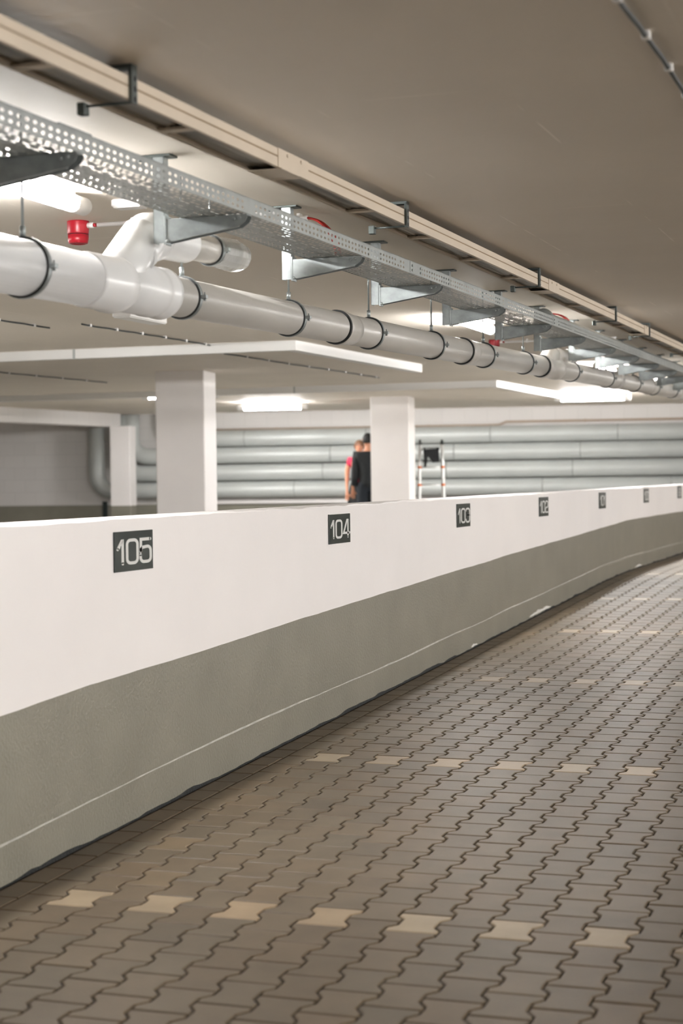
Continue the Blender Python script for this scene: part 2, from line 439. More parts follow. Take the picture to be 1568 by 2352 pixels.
for t, y, l in (('105', 7.487, 'dark plate reading 105 on the white parapet, largest and nearest'),
                ('104', 10.112, 'dark plate reading 104 on the white parapet, below the dark-haired person'),
                ('103', 12.82, 'dark plate reading 103 on the white parapet, right of the ladder'),
                ('102', 15.505, 'dark plate reading 102 on the white parapet, between 103 and the pale 101'),
                ('101', 18.31, 'pale-reflecting plate reading 101 on the parapet where the grey band starts to level'),
                ('100', 21.18, 'small plate reading 100 on the parapet, second from the far end'),
                ('99', 24.03, 'smallest plate reading 99 at the far end of the parapet')):
    number_plate(t, y, l)

# ------------------------------------------------------------------ ceiling and outer shell
mb = MB(); mb.box(-22, 18.4, -14, 46, 2.6, 2.95)
struct(mb.build('ceiling', M['ceil'], None, None, slope))
mb = MB(); mb.box(18.2, 18.5, -14, 46, -1.2, 3.2); struct(mb.build('wall_right', M['white']))
mb = MB(); mb.box(-22, 18.5, -14.3, -14, -1.2, 3.2); struct(mb.build('wall_near', M['white']))
mb = MB(); mb.box(-22.3, -22, -14, 46, -.2, 3.2); struct(mb.build('wall_outer', M['block']))
AR = math.radians(9.5)
def far(x, off=0.): return 32.95 + .1673 * (x + 6) - off          # face of the far wall
TF = Matrix.Translation((-6, 32.95, 0)) @ Matrix.Rotation(AR, 4, 'Z')  # local x along the far wall, -y towards the lane
mb = MB(); mb.box(-16.2, 16, 0, .3, .98, 3.2, 0, TF); mb.box(-16.2, 16, -.002, .3, .2, .98, 1, TF)
struct(mb.build('wall_far', [M['block'], M['grey']]))

# downstand beam at the far left
mb = MB(); mb.box(-12.15, -11.87, 14, 31.45, 2.34, 2.61); struct(mb.build('beam', M['block'], None, None, slope))

# pillars
def pillar(name, x, y, w, rot, z0, z1, label):
    mb = MB(); e = empty(name, (x, y, z0), rot)
    a = w / 2
    c = .012
    sec = [(-a + c, -a), (a - c, -a), (a, -a + c), (a, a - c), (a - c, a), (-a + c, a), (-a, a - c), (-a, -a + c)]
    b = MB(); b.prism(sec, 0, .58, 'z'); g = part(b, 'painted_base', M['grey'], e, 'grey-green painted foot of the pillar')
    b = MB(); b.prism(sec, .58, z1 - z0, 'z'); part(b, 'shaft', M['white'], e)
    tag(e, label, 'pillar', 'pillars of the parking level', 'structure')
pillar('pillar', -5.06, 19.37, .58, AR, FAR, cz(19.3) + .01, 'widest white square pillar, left of centre behind the 105 plate')
pillar('pillar', -5.08, 27.6, .63, math.radians(8), FAR, cz(27.5) + .01, 'white square pillar with a dark-haired person behind its left edge')
pillar('pillar', -11.53, 30.85, .40, AR, FAR, 2.505, 'narrow white pillar under the downstand beam at far left')

# ------------------------------------------------------------------ battens
def make_lamp():
    e = empty('batten_lamp', (0, 0, 0))
    L = 1.2; r = .036
    mb = MB(); mb.tube([(0, -L / 2 + .09, 0), (0, L / 2 - .09, 0)], r, 24); part(mb, 'diffuser', M['tube'], e, 'glowing tubular diffuser')
    for s in (-1, 1):
        mb = MB(); mb.lathe([(.03, -.06), (.038, -.05), (.0385, .05), (.034, .06)], (0, s * (L / 2 - .055), 0), 'y', 24); part(mb, 'end_cap', M['plastic'], e)
    mb = MB(); mb.box(-.02, .02, -L / 2 + .12, L / 2 - .12, .030, .0475); part(mb, 'mounting_rail', M['plastic'], e)
    for s in (-1, 1):
        mb = MB(); mb.box(-.028, .028, s * .38 - .012, s * .38 + .012, .034, .0475); part(mb, 'ceiling_clip', M['galv'], e)
    return e
LAMP0 = make_lamp()
used = [False]
def lamp(x, y, rz, label, group='tubular batten lamps', sc=None):
    z = cz(y) - .047 * (sc[2] if sc else 1)
    if not used[0]: o = LAMP0; o.location = (x, y, z); o.rotation_euler = (0, 0, rz); used[0] = True
    else: o = dup(LAMP0, (x, y, z), rz)
    tag(o, label, 'lamp', group); o.name = 'batten_lamp'
    o.scale = sc or (1, 1, 1)
    return o
for y, l in ((6.93, 'lit batten lamp on the ceiling at far left, above the thick white pipe'),
             (14.1, 'lit batten lamp seen under the cable tray, left of the far red siren'),
             (20.6, 'lit batten lamp over the parapet between two tray brackets at right'),
             (24.2, 'lit batten lamp over the parapet at the right edge, behind the twelfth tray bracket'),
             (28.4, 'lit batten lamp over the parapet beyond the right edge, last in its row')):
    lamp(-.22 if y < 18 else -.36, y, 0, l)
lamp(-7.2, 23.95, AR + PI / 2, 'lit batten lamp half hidden behind the widest pillar', sc=(1.1, .95, 1.1))
lamp(-7.4, 28.2, AR + PI / 2, 'lit batten lamp over the parking level, between the two large pillars', sc=(1.5, 1.0, 1.5))
lamp(-1.9, 28.1, AR + PI / 2, 'long glowing batten lamp before the far wall, under the drain pipe at right', sc=(1.5, 1.0, 1.5))
lamp(-12.9, 24.5, 0, 'added unseen batten lamp beyond the downstand beam at far left')  # out of view, added to light the far left
for x, y, l in ((-8.6, 3.5, 'added fill batten over the parking level, nearest, unseen left of the frame'), (-8.6, 9.5, 'added fill batten over the parking level, unseen left of the frame, abreast of plate 104'), (-8.6, 14.2, 'added unseen fill batten over the parking level left of the widest pillar'),
                (-5.4, 7.6, 'added fill batten over the parking level, unseen left of the frame near the thick white pipe'), (-5.4, 12.4, 'added fill batten over the parking level, unseen just left of the frame')):
    lamp(x, y, 0, l)  # added out of view to brighten the pillars and parking level
for x, y in [(6.4, -.6), (6.4, 2.6)] + [(a, b) for a in (9.0, 13.0, 16.5) for b in (1.0, 4.5, 8.0, 11.5, 15.0, 18.5, 22.0, 25.5, 29.0)]:  # unseen fill lamps, added to brighten the parapet face and lane
    lamp(x, y, 0, 'added unseen fill batten over the bays right of the lane', 'added fill lamps right of the lane')

# ------------------------------------------------------------------ perforated cable tray
TX0, TX1 = .53, .795
def build_tray():
    e = empty('cable_tray', (0, 0, 0)); tag(e, 'long galvanised perforated cable tray on brackets above the parapet', 'cable tray')
    zb, zt = 2.363, 2.422                       # at y = 5, then follows the soffit
    p = .0445; y0 = 2.5; n = int((16 - y0) / p); y1 = y0 + n * p; yend = 26.
    Y = (0, 1, 0)
    rng = random.Random(3)
    def gone(k, m):                              # joint zones without holes
        return lambda i: (i % 45) in (k, k + 1) or rng.random() < m
    for nm, x, s in (('side_flange', TX1, 1), ('side_flange', TX0, -1)):
        mb = MB()
        mb.v += []; 
        def strip(z0, z1):
            b = len(mb.v); mb.v += [(x, y0, z0), (x, y1, z0), (x, y1, z1), (x, y0, z1)]; mb.face((b, b + 1, b + 2, b + 3))
        strip(zb, zb + .005); strip(zt - .010, zt)
        mb.perf((x, y0, zb + .005), Y, (0, 0, 1), n, p, .022, .022, .0115, gone(7, .02))
        mb.perf((x, y0, zb + .027), Y, (0, 0, 1), n, p, .022, .022, .0115, gone(7, .02), row_shift=.0)
        b = len(mb.v); mb.v += [(x, y1, zb), (x, yend, zb), (x, yend, zt), (x, y1, zt)]; mb.face((b, b + 1, b + 2, b + 3))
        mb.box(min(x, x - s * .010), max(x, x - s * .010), y0, yend, zt - .0012, zt + .0012)      # rolled top lip
        part(mb, nm, M['tray'], e, None, slope)
    mb = MB(); nr = 12; dv = (TX1 - TX0) / nr
    for r in range(nr):
        o = (TX0 + r * dv, y0, zb)
        if r in (0, 1, nr - 2, nr - 1): mb.perf(o, Y, (1, 0, 0), n, p, dv, .030, .0115, gone(9, .0), row_shift=(.005 if r % 2 else -.005))
        else: mb.perf(o, Y, (1, 0, 0), n, p, dv, .036 if r % 3 else .020, .0105, (lambda i, r=r: (i + r * 2) % 3 == 0 or (i % 45) in (9, 10)), row_shift=(.003 if r % 2 else -.003))
    b = len(mb.v); mb.v += [(TX0, y1, zb), (TX1, y1, zb), (TX1, yend, zb), (TX0, yend, zb)]; mb.face((b, b + 1, b + 2, b + 3))
    part(mb, 'perforated_base', M['tray'], e, None, slope)
    for y in (5.36, 8.9, 12.2):
        mb = MB(); mb.box(TX1 + .0005, TX1 + .002, y, y + .20, zb + .004, zt - .003)
        for dy in (.03, .17):
            for z in (zb + .016, zb + .038): mb.lathe([(.006, 0), (.006, .004), (.002, .006)], (TX1 + .002, y + dy, z), 'x', 8)
        if y > 6: part(mb, 'joint_plate', M['tray'], e, None, slope)
    mb = MB(); mb.box(TX1 - .012, TX1 + .001, 5.42, 5.62, zt, zt + .006); part(mb, 'joint_clip', M['tray'], e, None, slope)
build_tray()

def make_bracket():
    e = empty('tray_bracket', (0, 0, 0))         # origin on the soffit above the post
    # post: channel section, from the soffit down to below the arm
    zb = -.326
    mb = MB()
    t = .004
    mb.box(-.022, .022, -.021, -.021 + t, zb, -.008); mb.box(-.022, -.022 + t, -.021, .021, zb, -.008); mb.box(.022 - t, .022, -.021, .021, zb, -.008)
    part(mb, 'post', M['galv'], e)
    mb = MB(); mb.bevbox(-.10, .055, -.035, .035, -.008, 0, .002)
    for x in (-.08, .0): mb.lathe([(.009, -.012), (.009, 0)], (x, 0, -.006), 'z', 6)
    part(mb, 'head_plate', M['dsteel'], e)
    # arm: pressed channel tapering to a rounded tip
    top = -.2385; x0, x1 = .024, .352
    prof = [(x0, top), (x1 - .004, top), (x1, top - .010), (x1 - .008, top - .026), (x1 - .035, top - .044), (x0, top - .088)]
    mb = MB()
    mb.prism([(a, b) for a, b in prof], -.0225, -.0195, 'y')
    mb.prism([(a, b) for a, b in prof], .0195, .0225, 'y')
    mb.box(x0, x1 - .004, -.0225, .0225, top - .003, top)
    lo = [(x0, top - .088), (x1 - .035, top - .044)]
    mb.loft([[(lo[0][0], -.0225, lo[0][1]), (lo[0][0], -.012, lo[0][1]), (lo[0][0], -.012, lo[0][1] + .003), (lo[0][0], -.0225, lo[0][1] + .003)],
             [(lo[1][0], -.0225, lo[1][1]), (lo[1][0], -.012, lo[1][1]), (lo[1][0], -.012, lo[1][1] + .003), (lo[1][0], -.0225, lo[1][1] + .003)]])
    part(mb, 'arm', M['galv'], e)
    mb = MB()
    mb.bevbox(.0225, .030, -.026, .026, top - .094, top + .012, .001); part(mb, 'arm_foot_plate', M['galv'], e)
    for x, z in ((.30, top - .016), (.322, top - .013), (.035, top - .082)):
        mb = MB(); mb.lathe([(.0065, 0), (.0065, -.005), (.003, -.007)], (x, -.0225, z), 'y', 6); part(mb, 'bolt', M['galv'], e)
    return e
BR = make_bracket()
brs = [5.545, 6.855, 8.184, 9.466, 10.832, 12.125, 13.313, 14.583, 15.736, 16.9, 18.1, 19.3, 20.5]
bl = ['tray bracket cut by the left edge, dark grey, in front of the first batten lamp', 'brightly lit tray bracket in front of the white branch pipe',
      'third tray bracket from the left, left of the red cable loop', 'fourth tray bracket from the left, above a pipe clamp rod',
      'fifth tray bracket from the left, right of the longest bare rod', 'sixth tray bracket from the left, just right of a lit batten lamp', 'seventh tray bracket from the left, right of the far red siren',
      'eighth tray bracket from the left, pale, over the second branch fitting', 'ninth tray bracket from the left, pale blue, right after the pale one', 'tenth tray bracket from the left, before a glowing lamp',
      'eleventh tray bracket from the left, small, near the right edge', 'twelfth tray bracket from the left, at the right edge', 'farthest tray bracket in the row, beyond the right edge']
for i, (y, l) in enumerate(zip(brs, bl)):
    o = BR if i == 0 else dup(BR, (0, 0, 0))
    o.location = (.445, y, cz(y)); o.name = 'tray_bracket'
    tag(o, l, 'bracket', 'brackets carrying the cable tray')

# flexible duct that lies in the tray further on
mb = MB(); rings = []
y = 12.3; path = []; rad = []
while y < 25.5:
    path.append((.705, y, 2.363 + .0066 * (y - 5) + .056)); rad.append(.0515 if len(path) % 2 else .0485); y += .03
d = MB().tube(path, rad, 18).build('flexible_duct', M['tray']); tag(d, 'pale grey flexible duct lying in the far end of the cable tray', 'duct')
c = MB().lathe([(.052, -.02), (.064, -.018), (.064, .012), (.052, .016)], (.705, 12.33, 2.363 + .0066 * 7.33 + .062), 'y', 28); part(c, 'end_ring', M['tray'], d, 'round flanged mouth of the duct')

# ------------------------------------------------------------------ cream cable ladder on C hangers
LX0, LX1 = .835, .965
def build_ladder():
    e = empty('cable_ladder', (0, 0, 0)); tag(e, 'long cream cable ladder hung under the ceiling beside the galvanised tray', 'cable ladder')
    zt, zb = 2.565, 2.500; ya, yb = 2.2, 27.
    zm = (zt + zb) / 2 + .004
    for x, s in ((LX1, 1), (LX0, -1)):
        # rail: channel with a pressed groove half way up
        pr = [(x, zb), (x, zm - .0035), (x - s * .004, zm), (x, zm + .0035), (x, zt), (x - s * .018, zt), (x - s * .018, zt - .0015), (x - s * .0025, zt - .0015), (x - s * .0025, zm + .005), (x - s * .0065, zm), (x - s * .0025, zm - .005), (x - s * .0025, zb + .0015), (x - s * .014, zb + .0015), (x - s * .014, zb)]
        if s < 0: pr = pr[::-1]
        mb = MB(); mb.prism(pr, ya, yb, 'y'); o = part(mb, 'side_rail', M['cream'], e, None, slope)
        g = MB(); g.box(min(x - s * .003, x - s * .0003), max(x - s * .003, x - s * .0003), ya, yb, zm - .002, zm + .002); part(g, 'rail_groove', M['groove'], o, 'brown pressed groove along the rail', slope)
    ys = [3.2, 4.15, 5.095, 6.007, 6.965, 7.849, 8.744, 9.666] + [10.58 + .91 * i for i in range(18)]
    for y in ys:
        mb = MB(); mb.bevbox(LX0 + .003, LX1 - .003, y - .022, y + .022, zb + .0005, zb + .012, .002); part(mb, 'rung', M['cream'], e, None, slope)
    for y in (6.80, 11.35, 15.05):
        mb = MB(); mb.box(LX1 + .0005, LX1 + .003, y - .09, y + .22, zb - .001, zt + .001)
        mb.box(LX0 + .003, LX1 + .003, y - .06, y + .12, zb - .003, zb - .0005)
        for dy in (.02, .16): mb.lathe([(.007, 0), (.006, .004)], (LX1 + .003, y + dy - .02, zm + .015), 'x', 8)
        part(mb, 'joint_plate', M['cream'], e, None, slope)
build_ladder()
mb = MB()
rg = random.Random(5)
rings = []; y = 2.3
while y < 26.8:                                   # cables side by side, wrapped in film: a flat lumpy harness
    c = (LX0 + LX1) / 2; z = 2.5135 + .0066 * (y - 5); hw = .0535
    ring = []
    for j in range(14):
        x = c - hw + 2 * hw * j / 13
        ring.append((x, y, z + .0025 + .0035 * math.cos(j * 2.6 + .6 * math.sin(y * 1.7)) * (0 < j < 13) + .002 * math.sin(y * 5.3 + j)))
    for j in range(14):
        x = c + hw - 2 * hw * j / 13
        ring.append((x, y, z + .022 + .004 * math.sin(j * 1.9 + y)))
    rings.append(ring); y += .09
mb.loft(rings, True, True, 0, None, True)
o = mb.build('cable_bundle', M['bundle']); tag(o, 'grey-brown film-wrapped cables lying in the cream cable ladder', 'cables')

def make_hanger():
    e = empty('ladder_hanger', (0, 0, 0))        # origin on the soffit at the lane side of the ladder
    mb = MB()
    mb.bevbox(.003, .009, -.018, .018, -.112, -.004, .001); mb.bevbox(-.002, .009, -.018, -.013, -.112, -.004, .0005)
    for z in (-.04, -.07, -.10): mb.box(.0092, .0096, -.004, .008, z - .007, z + .007, 1)
    part(mb, 'strap', [M['dsteel'], M['black']], e)
    mb = MB(); mb.bevbox(-.075, .009, -.018, .018, -.012, 0, .001); part(mb, 'top_arm', M['dsteel'], e)
    mb = MB(); mb.tube([(.004, -.004, -.108), (-.165, -.004, -.108)], .0042, 10); part(mb, 'cross_rod', M['dsteel'], e)
    mb = MB(); mb.bevbox(-.168, -.142, -.02, .012, -.134, -.098, .002); part(mb, 'end_block', M['dsteel'], e)
    return e
HG = make_hanger()
for i, (y, l) in enumerate(((5.54, 'nearest dark hanger clasping the cream cable ladder, at upper left'), (8.27, 'steel hanger on the cream cable ladder right above the red cable loop'),
                            (10.98, 'third steel hanger on the cream cable ladder, just before a rail joint'), (13.6, 'fourth steel hanger on the cream cable ladder, above the round duct mouth'),
                            (15.2, 'fifth steel hanger on the cream cable ladder, near the right edge'), (17.6, 'sixth steel hanger on the cream ladder, at the right edge'), (3.0, 'steel hanger on the cream ladder beyond the left edge'))):
    o = HG if i == 0 else dup(HG, (0, 0, 0))
    o.location = (LX1 + .002, y, cz(y)); o.name = 'ladder_hanger'
    tag(o, l, 'hanger', 'hangers of the cream cable ladder')

# ------------------------------------------------------------------ drain pipe with branches
AX = .33
def P(y, dz=0.): return (AX, y, pz(y) + dz)
def build_drain():
    e = empty('drain_pipe', (0, 0, 0)); tag(e, 'long pale drain pipe with branch fittings running above the parapet', 'pipe')
    def seg(name, pts, rad, m, n=40, lab=None): mb = MB(); mb.tube(pts, rad, n); return part(mb, name, m, e, lab)
    seg('thick_pipe', [P(1.5), P(6.56)], .093, M['pvcw'], lab='thick white pipe at the left')
    seg('socket', [P(6.44), P(6.46), P(6.60), P(6.63), P(6.66), P(6.70), P(6.72)], [.094, .0985, .1000, .106, .106, .100, .093], M['pvcw'])
    y_ = seg('branch_fitting', [P(6.70), P(6.92), P(6.95), P(6.985), P(7.0), P(7.03), P(7.06), P(7.085), P(7.10)], [.094, .094, .0985, .0985, .094, .094, .100, .100, .082], M['pvcw'])
    # 45 degree leg, elbow and the level branch
    leg = [(AX, 6.66, pz(6.66)), (AX, 6.76, pz(6.66) + .075), (AX, 6.93, pz(6.66) + .205)]
    seg('branch_leg', leg, [.083, .083, .081], M['pvcw'])
    zb = 2.337
    seg('elbow', [(AX, 6.86, zb - .085), (AX, 6.885, zb - .066), (AX, 6.905, zb - .05), (AX, 6.94, zb - .022), (AX, 6.98, zb - .004), (AX, 7.02, zb + .002), (AX, 7.06, zb + .004)], [.081, .084, .085, .086, .094, .094, .080], M['pvcw'])
    bz = lambda y: zb + .004 + .03 * (y - 7.0)
    B = lambda y: (AX, y, bz(y))
    seg('branch_socket', [B(7.04), B(7.06), B(7.10), B(7.115), B(7.13), B(7.30), B(7.315), B(7.33), B(7.36)], [.080, .080, .079, .078, .076, .075, .075, .070, .058], M['pvcw'])
    seg('branch_pipe', [B(7.30), B(7.78)], .0565, M['pvc'], lab='thinner grey branch pipe')
    fl = MB(); fl.tube([B(7.60), B(7.64), B(7.72), B(7.80), B(7.88), B(7.90)], [.058, .064, .068, .070, .062, .012], 14, smooth=False); part(fl, 'film_cover', M['film'], e, 'clear polythene film tied over the open branch end')
    # main run with sockets and black seals
    seg('main_pipe', [P(7.08), P(13.9)], .0775, M['pvc'])
    for y in (9.16, 11.60):
        seg('socket_joint', [P(y), P(y + .01), P(y + .03), P(y + .06), P(y + .10), P(y + .15), P(y + .21)], [.078, .087, .089, .085, .084, .081, .078], M['pvc'])
        mb = MB(); mb.tube([P(y - .014), P(y + .004)], .0865, 40); part(mb, 'seal_ring', M['rubber'], e, 'black rubber seal ring')
    y = 13.95
    mb = MB(); mb.tube([P(y - .03), P(y - .01)], .0865, 40); part(mb, 'seal_ring', M['rubber'], e, 'black rubber seal ring')
    seg('branch_fitting', [P(y - .02), P(y), P(y + .08), P(y + .10), P(y + .45), P(y + .47), P(y + .55), P(y + .57)], [.080, .089, .089, .081, .081, .088, .088, .0775], M['pvc'])
    seg('branch_leg', [P(y + .12), P(y + .22, .06), P(y + .32, .10), P(y + .45, .105)], [.062, .062, .062, .062], M['pvc'])
    seg('branch_pipe', [P(y + .42, .105), P(y + 1.0, .115)], .058, M['pvc'])
    seg('film_cover', [P(y + .98, .115), P(y + 1.06, .118), P(y + 1.14, .12), P(y + 1.17, .12)], [.06, .07, .066, .015], M['film'], lab='film over the far branch end')
    seg('main_pipe', [P(y + .5), P(27.)], .0775, M['pvc'])
    for y in (17.15, 19.25, 21.4): seg('socket_joint', [P(y), P(y + .01), P(y + .06), P(y + .12), P(y + .21)], [.078, .087, .085, .083, .078], M['pvc'])
build_drain()

def make_clamp(r, zc):
    e = empty('pipe_clamp', (0, 0, 0))           # origin on the pipe axis
    n = 40
    def band(r0, r1, y0, y1):
        mb = MB(); rings = []
        for rr, yy in ((r0, y0), (r1, y0), (r1, y1), (r0, y1), (r0, y0)):
            rings.append([(rr * math.cos(2 * PI * j / n), yy, rr * math.sin(2 * PI * j / n)) for j in range(n)])
        mb.loft(rings, True, False, 0, None, True); return mb
    part(band(r + .0005, r + .0075, -.013, .013), 'rubber_liner', M['rubber'], e, 'black rubber lining showing either side of the band')
    part(band(r + .006, r + .0095, -.0085, .0095), 'steel_band', M['galv'], e)
    for s in (-1, 1):
        mb = MB(); mb.bevbox(s * (r + .018) - .012, s * (r + .018) + .012, -.010, .011, -.007, .007, .001)
        mb.lathe([(.006, -.016), (.006, -.008), (.003, -.008), (.003, .018)], (s * (r + .020), 0, 0), 'z', 8); part(mb, 'clamp_lug', M['galv'], e)
    mb = MB(); mb.lathe([(.010, 0), (.010, .034), (.006, .035)], (0, 0, r + .009), 'z', 10); part(mb, 'socket_nut', M['galv'], e)
    return e
def rod(e, r, ztop):
    mb = MB(); mb.tube([(0, 0, r + .03), (0, 0, ztop)], .0048, 10); part(mb, 'threaded_rod', M['galv'], e)
for y, r, dz, l in ((6.03, .093, 0, 'clamp round the thick white pipe at left, hung on a white rod'), (7.29, .0775, 0, 'clamp just right of the branch fitting on a short rod'),
                    (8.49, .0775, 0, 'clamp under the third tray bracket, right of the dirty pipe stretch'), (9.69, .0775, 0, 'clamp just right of the first socket joint'), (10.90, .0775, 0, 'clamp on the long bare rod midway between the two sockets'),
                    (12.16, .0775, 0, 'clamp just right of the second socket joint'), (13.35, .0775, 0, 'clamp with white rod before the second branch fitting'), (15.1, .0775, 0, 'clamp under the second branch end'), (16.75, .0775, 0, 'first clamp right of the second branch, dark-lined'),
                    (18.3, .0775, 0, 'second clamp right of the second branch'), (19.6, .0775, 0, 'third clamp right of the second branch'), (21.0, .0775, 0, 'last visible pipe clamp at the right edge')):
    e = make_clamp(r, 0); e.location = P(y); rod(e, r, cz(y) - pz(y))
    tag(e, l, 'pipe clamp', 'clamps of the drain pipe')
e = make_clamp(.0565, 0); e.location = (AX, 7.58, 2.341 + .03 * .58); rod(e, .0565, cz(7.58) - e.location.z); tag(e, 'clamp round the thin branch pipe, before its film-wrapped end', 'pipe clamp', 'clamps of the drain pipe')

# ------------------------------------------------------------------ small ceiling things
def siren(x, y, label):
    e = empty('alarm_siren', (x, y, cz(y)))
    mb = MB(); mb.lathe([(.051, 0), (.052, -.004), (.050, -.056), (.0485, -.060)], (0, 0, 0), 'z', 32); part(mb, 'base', M['red'], e)
    mb = MB(); mb.lathe([(.046, -.0595), (.046, -.0635)], (0, 0, 0), 'z', 32); part(mb, 'seam', M['black'], e, 'dark seam between base and horn')
    mb = MB(); mb.lathe([(.049, -.063), (.0475, -.088), (.044, -.102), (.036, -.105), (.030, -.098), (.012, -.099), (.010, -.103), (0, -.103)], (0, 0, 0), 'z', 32); part(mb, 'horn', M['red'], e)
    mb = MB(); mb.lathe([(.013, 0), (.013, .03), (.010, .032)], (.048, 0, -.022), 'x', 14); part(mb, 'cable_gland', M['plastic'], e, 'white cable gland')
    mb = MB(); mb.lathe([(.0085, .032), (.0085, .045)], (.048, 0, -.022), 'x', 14); part(mb, 'gland_nut', M['red'], e)
    tag(e, label, 'siren', 'red fire alarm sirens')
siren(-.60, 8.2, 'round red alarm siren on the ceiling at left, above the thick white pipe')
siren(-.62, 16.35, 'red alarm siren half hidden behind the drain pipe, beside a lit lamp')
siren(-.62, 24.4, 'tiny red alarm siren at the right, between far brackets')

def conduit(x0, x1, y, label, r=.010, clip=(.2, .6)):
    mb = MB(); z = cz(y) - .022
    mb.tube([(x0, y, z), (x1, y, z)], r, 12); o = mb.build('conduit', M['plastic'])
    for t in clip:
        x = x0 + (x1 - x0) * t
        c = MB(); c.bevbox(x - .009, x + .009, y - .016, y + .016, z - .013, cz(y) - .0005, .001); part(c, 'conduit_clip', M['plastic'], o)
    tag(o, label, 'conduit', 'thin conduits on the ceiling'); return o
conduit(-.50, .42, 8.2, 'thin white conduit running right from the big red siren')
conduit(-.30, .46, 8.40, 'grey conduit stub with red cables, over the cable tray', .011, (.3, .95))
conduit(-.52, .50, 16.35, 'thin white conduit running right from the half hidden siren')
conduit(-.2, .47, 13.7, 'far conduit stub with a red cable, over the cable tray', .011, (.95,))
def redloop(y, label, drop=.17):
    z = cz(y) - .022; mb = MB()
    for k, dx in enumerate((0, .016)):
        pts = []
        for i in range(15):
            t = i / 14; a = t * PI / 2
            pts.append((.455 + (.12 + dx) * math.sin(a), y + .012 * k + .06 * t, z - drop * (1 - math.cos(a))))
        mb.tube(pts, .0055, 8)
    o = mb.build('red_cable', M['redcable']); tag(o, label, 'cable', 'red cables dropping into the tray')
redloop(8.40, 'pair of red cables arching from a conduit stub into the tray')
redloop(13.7, 'small red cable loop dropping into the tray at right', .07)

def box_thing(name, x, y, sx, sy, sz, label, cat, rz=0.):
    mb = MB(); mb.bevbox(-sx / 2, sx / 2, -sy / 2, sy / 2, -sz, 0, min(.006, sz * .3)); o = mb.build(name, M['plastic']); o.location = (x, y, cz(y)); o.rotation_euler = (0, 0, rz)
    lid = MB(); lid.bevbox(-sx / 2 + .008, sx / 2 - .008, -sy / 2 + .008, sy / 2 - .008, -sz - .004, -sz + .002, .0015); part(lid, 'lid', M['plastic'], o)
    tag(o, label, cat)
box_thing('junction_box', -.10, 7.72, .14, .09, .035, 'flat white junction box on the ceiling right of the first lamp', 'junction box')
box_thing('ceiling_box', -2.25, 12.3, .14, .62, .07, 'white oblong box on the ceiling, peeping out below the branch fitting', 'ceiling box')

def clipped_cable(x, y0, y1, pitch, label, wob=.01):
    mb = MB(); pts = []; y = y0
    while y <= y1 + 1e-6:
        pts.append((x + wob * math.sin(y * 2.3), y, cz(y) - .012 - .003 * abs(math.sin((y - y0) / pitch * PI)))); y += pitch / 4
    mb.tube(pts, .007, 8); o = mb.build('ceiling_cable', M['cable']); tag(o, label, 'cable', 'clipped cables on the ceiling')
    y = y0 + pitch * .3
    while y < y1:
        xx = x + wob * math.sin(y * 2.3)
        c = MB(); c.bevbox(xx - .012, xx + .012, y - .013, y + .013, cz(y) - .023, cz(y) - .0005, .002); part(c, 'cable_clip', M['plastic'], o); y += pitch
clipped_cable(2.405, 2.0, 12.2, .40, 'black cable with white clips across the upper right corner of the ceiling')
clipped_cable(-3.42, 10.5, 13.15, .55, 'short dark clipped cable on the ceiling at the left edge, under the thick pipe')
clipped_cable(-3.05, 12.95, 15.55, .45, 'dark clipped cable on the ceiling, ending at the white trunking')
clipped_cable(-3.38, 16.3, 21.6, .62, 'dark clipped cable on the ceiling behind the white trunking bend')
clipped_cable(-6.73, 16.8, 20.7, .62, 'dark clipped cable on the ceiling left of the widest pillar')

def trunking(pts, label, w=.11, h=.088):
    # white cable trunking with a mitred bend, lying on the soffit
    pts = [Vector(p) for p in pts]; mb = MB(); rings = []
    for i, p in enumerate(pts):
        a = (p - pts[i - 1]).normalized() if i else (pts[1] - p).normalized()
        c = (pts[i + 1] - p).normalized() if i < len(pts) - 1 else a
        n1 = Vector((-a.y, a.x)); n2 = Vector((-c.y, c.x)); m = n1 + n2; m = m * (2 / m.length_squared)
        L = p + m * w / 2; R = p - m * w / 2
        rings.append([(L.x, L.y, cz(L.y) - h), (R.x, R.y, cz(R.y) - h), (R.x, R.y, cz(R.y) + .0), (L.x, L.y, cz(L.y) + .0)])
    mb.loft(rings); o = mb.build('cable_trunking', M['plastic'])
    p = pts[0].lerp(pts[1], .7); c = MB(); d = (pts[1] - pts[0]).normalized(); n = Vector((-d.y, d.x))
    q = [p + d * a + n * b for a, b in ((-.012, -w / 2 - .003), (.012, -w / 2 - .003), (.012, w / 2 + .003), (-.012, w / 2 + .003))]
    c.loft([[(v.x, v.y, cz(v.y) - h - .003) for v in q], [(v.x, v.y, cz(v.y)) for v in q]]); part(c, 'joint_cover', M['insuldark'], o)
    tag(o, label, 'trunking', 'white trunking on the ceiling')
trunking([(-9.5, 15.5), (-2.28, 15.5), (-2.28, 19.5)], 'white ceiling trunking with a bend, passing before the widest pillar top')
trunking([(-11.8, 23.4), (-2.36, 23.4), (-2.36, 27.6)], 'farther white ceiling trunking with a bend, above the pillar hiding the people')

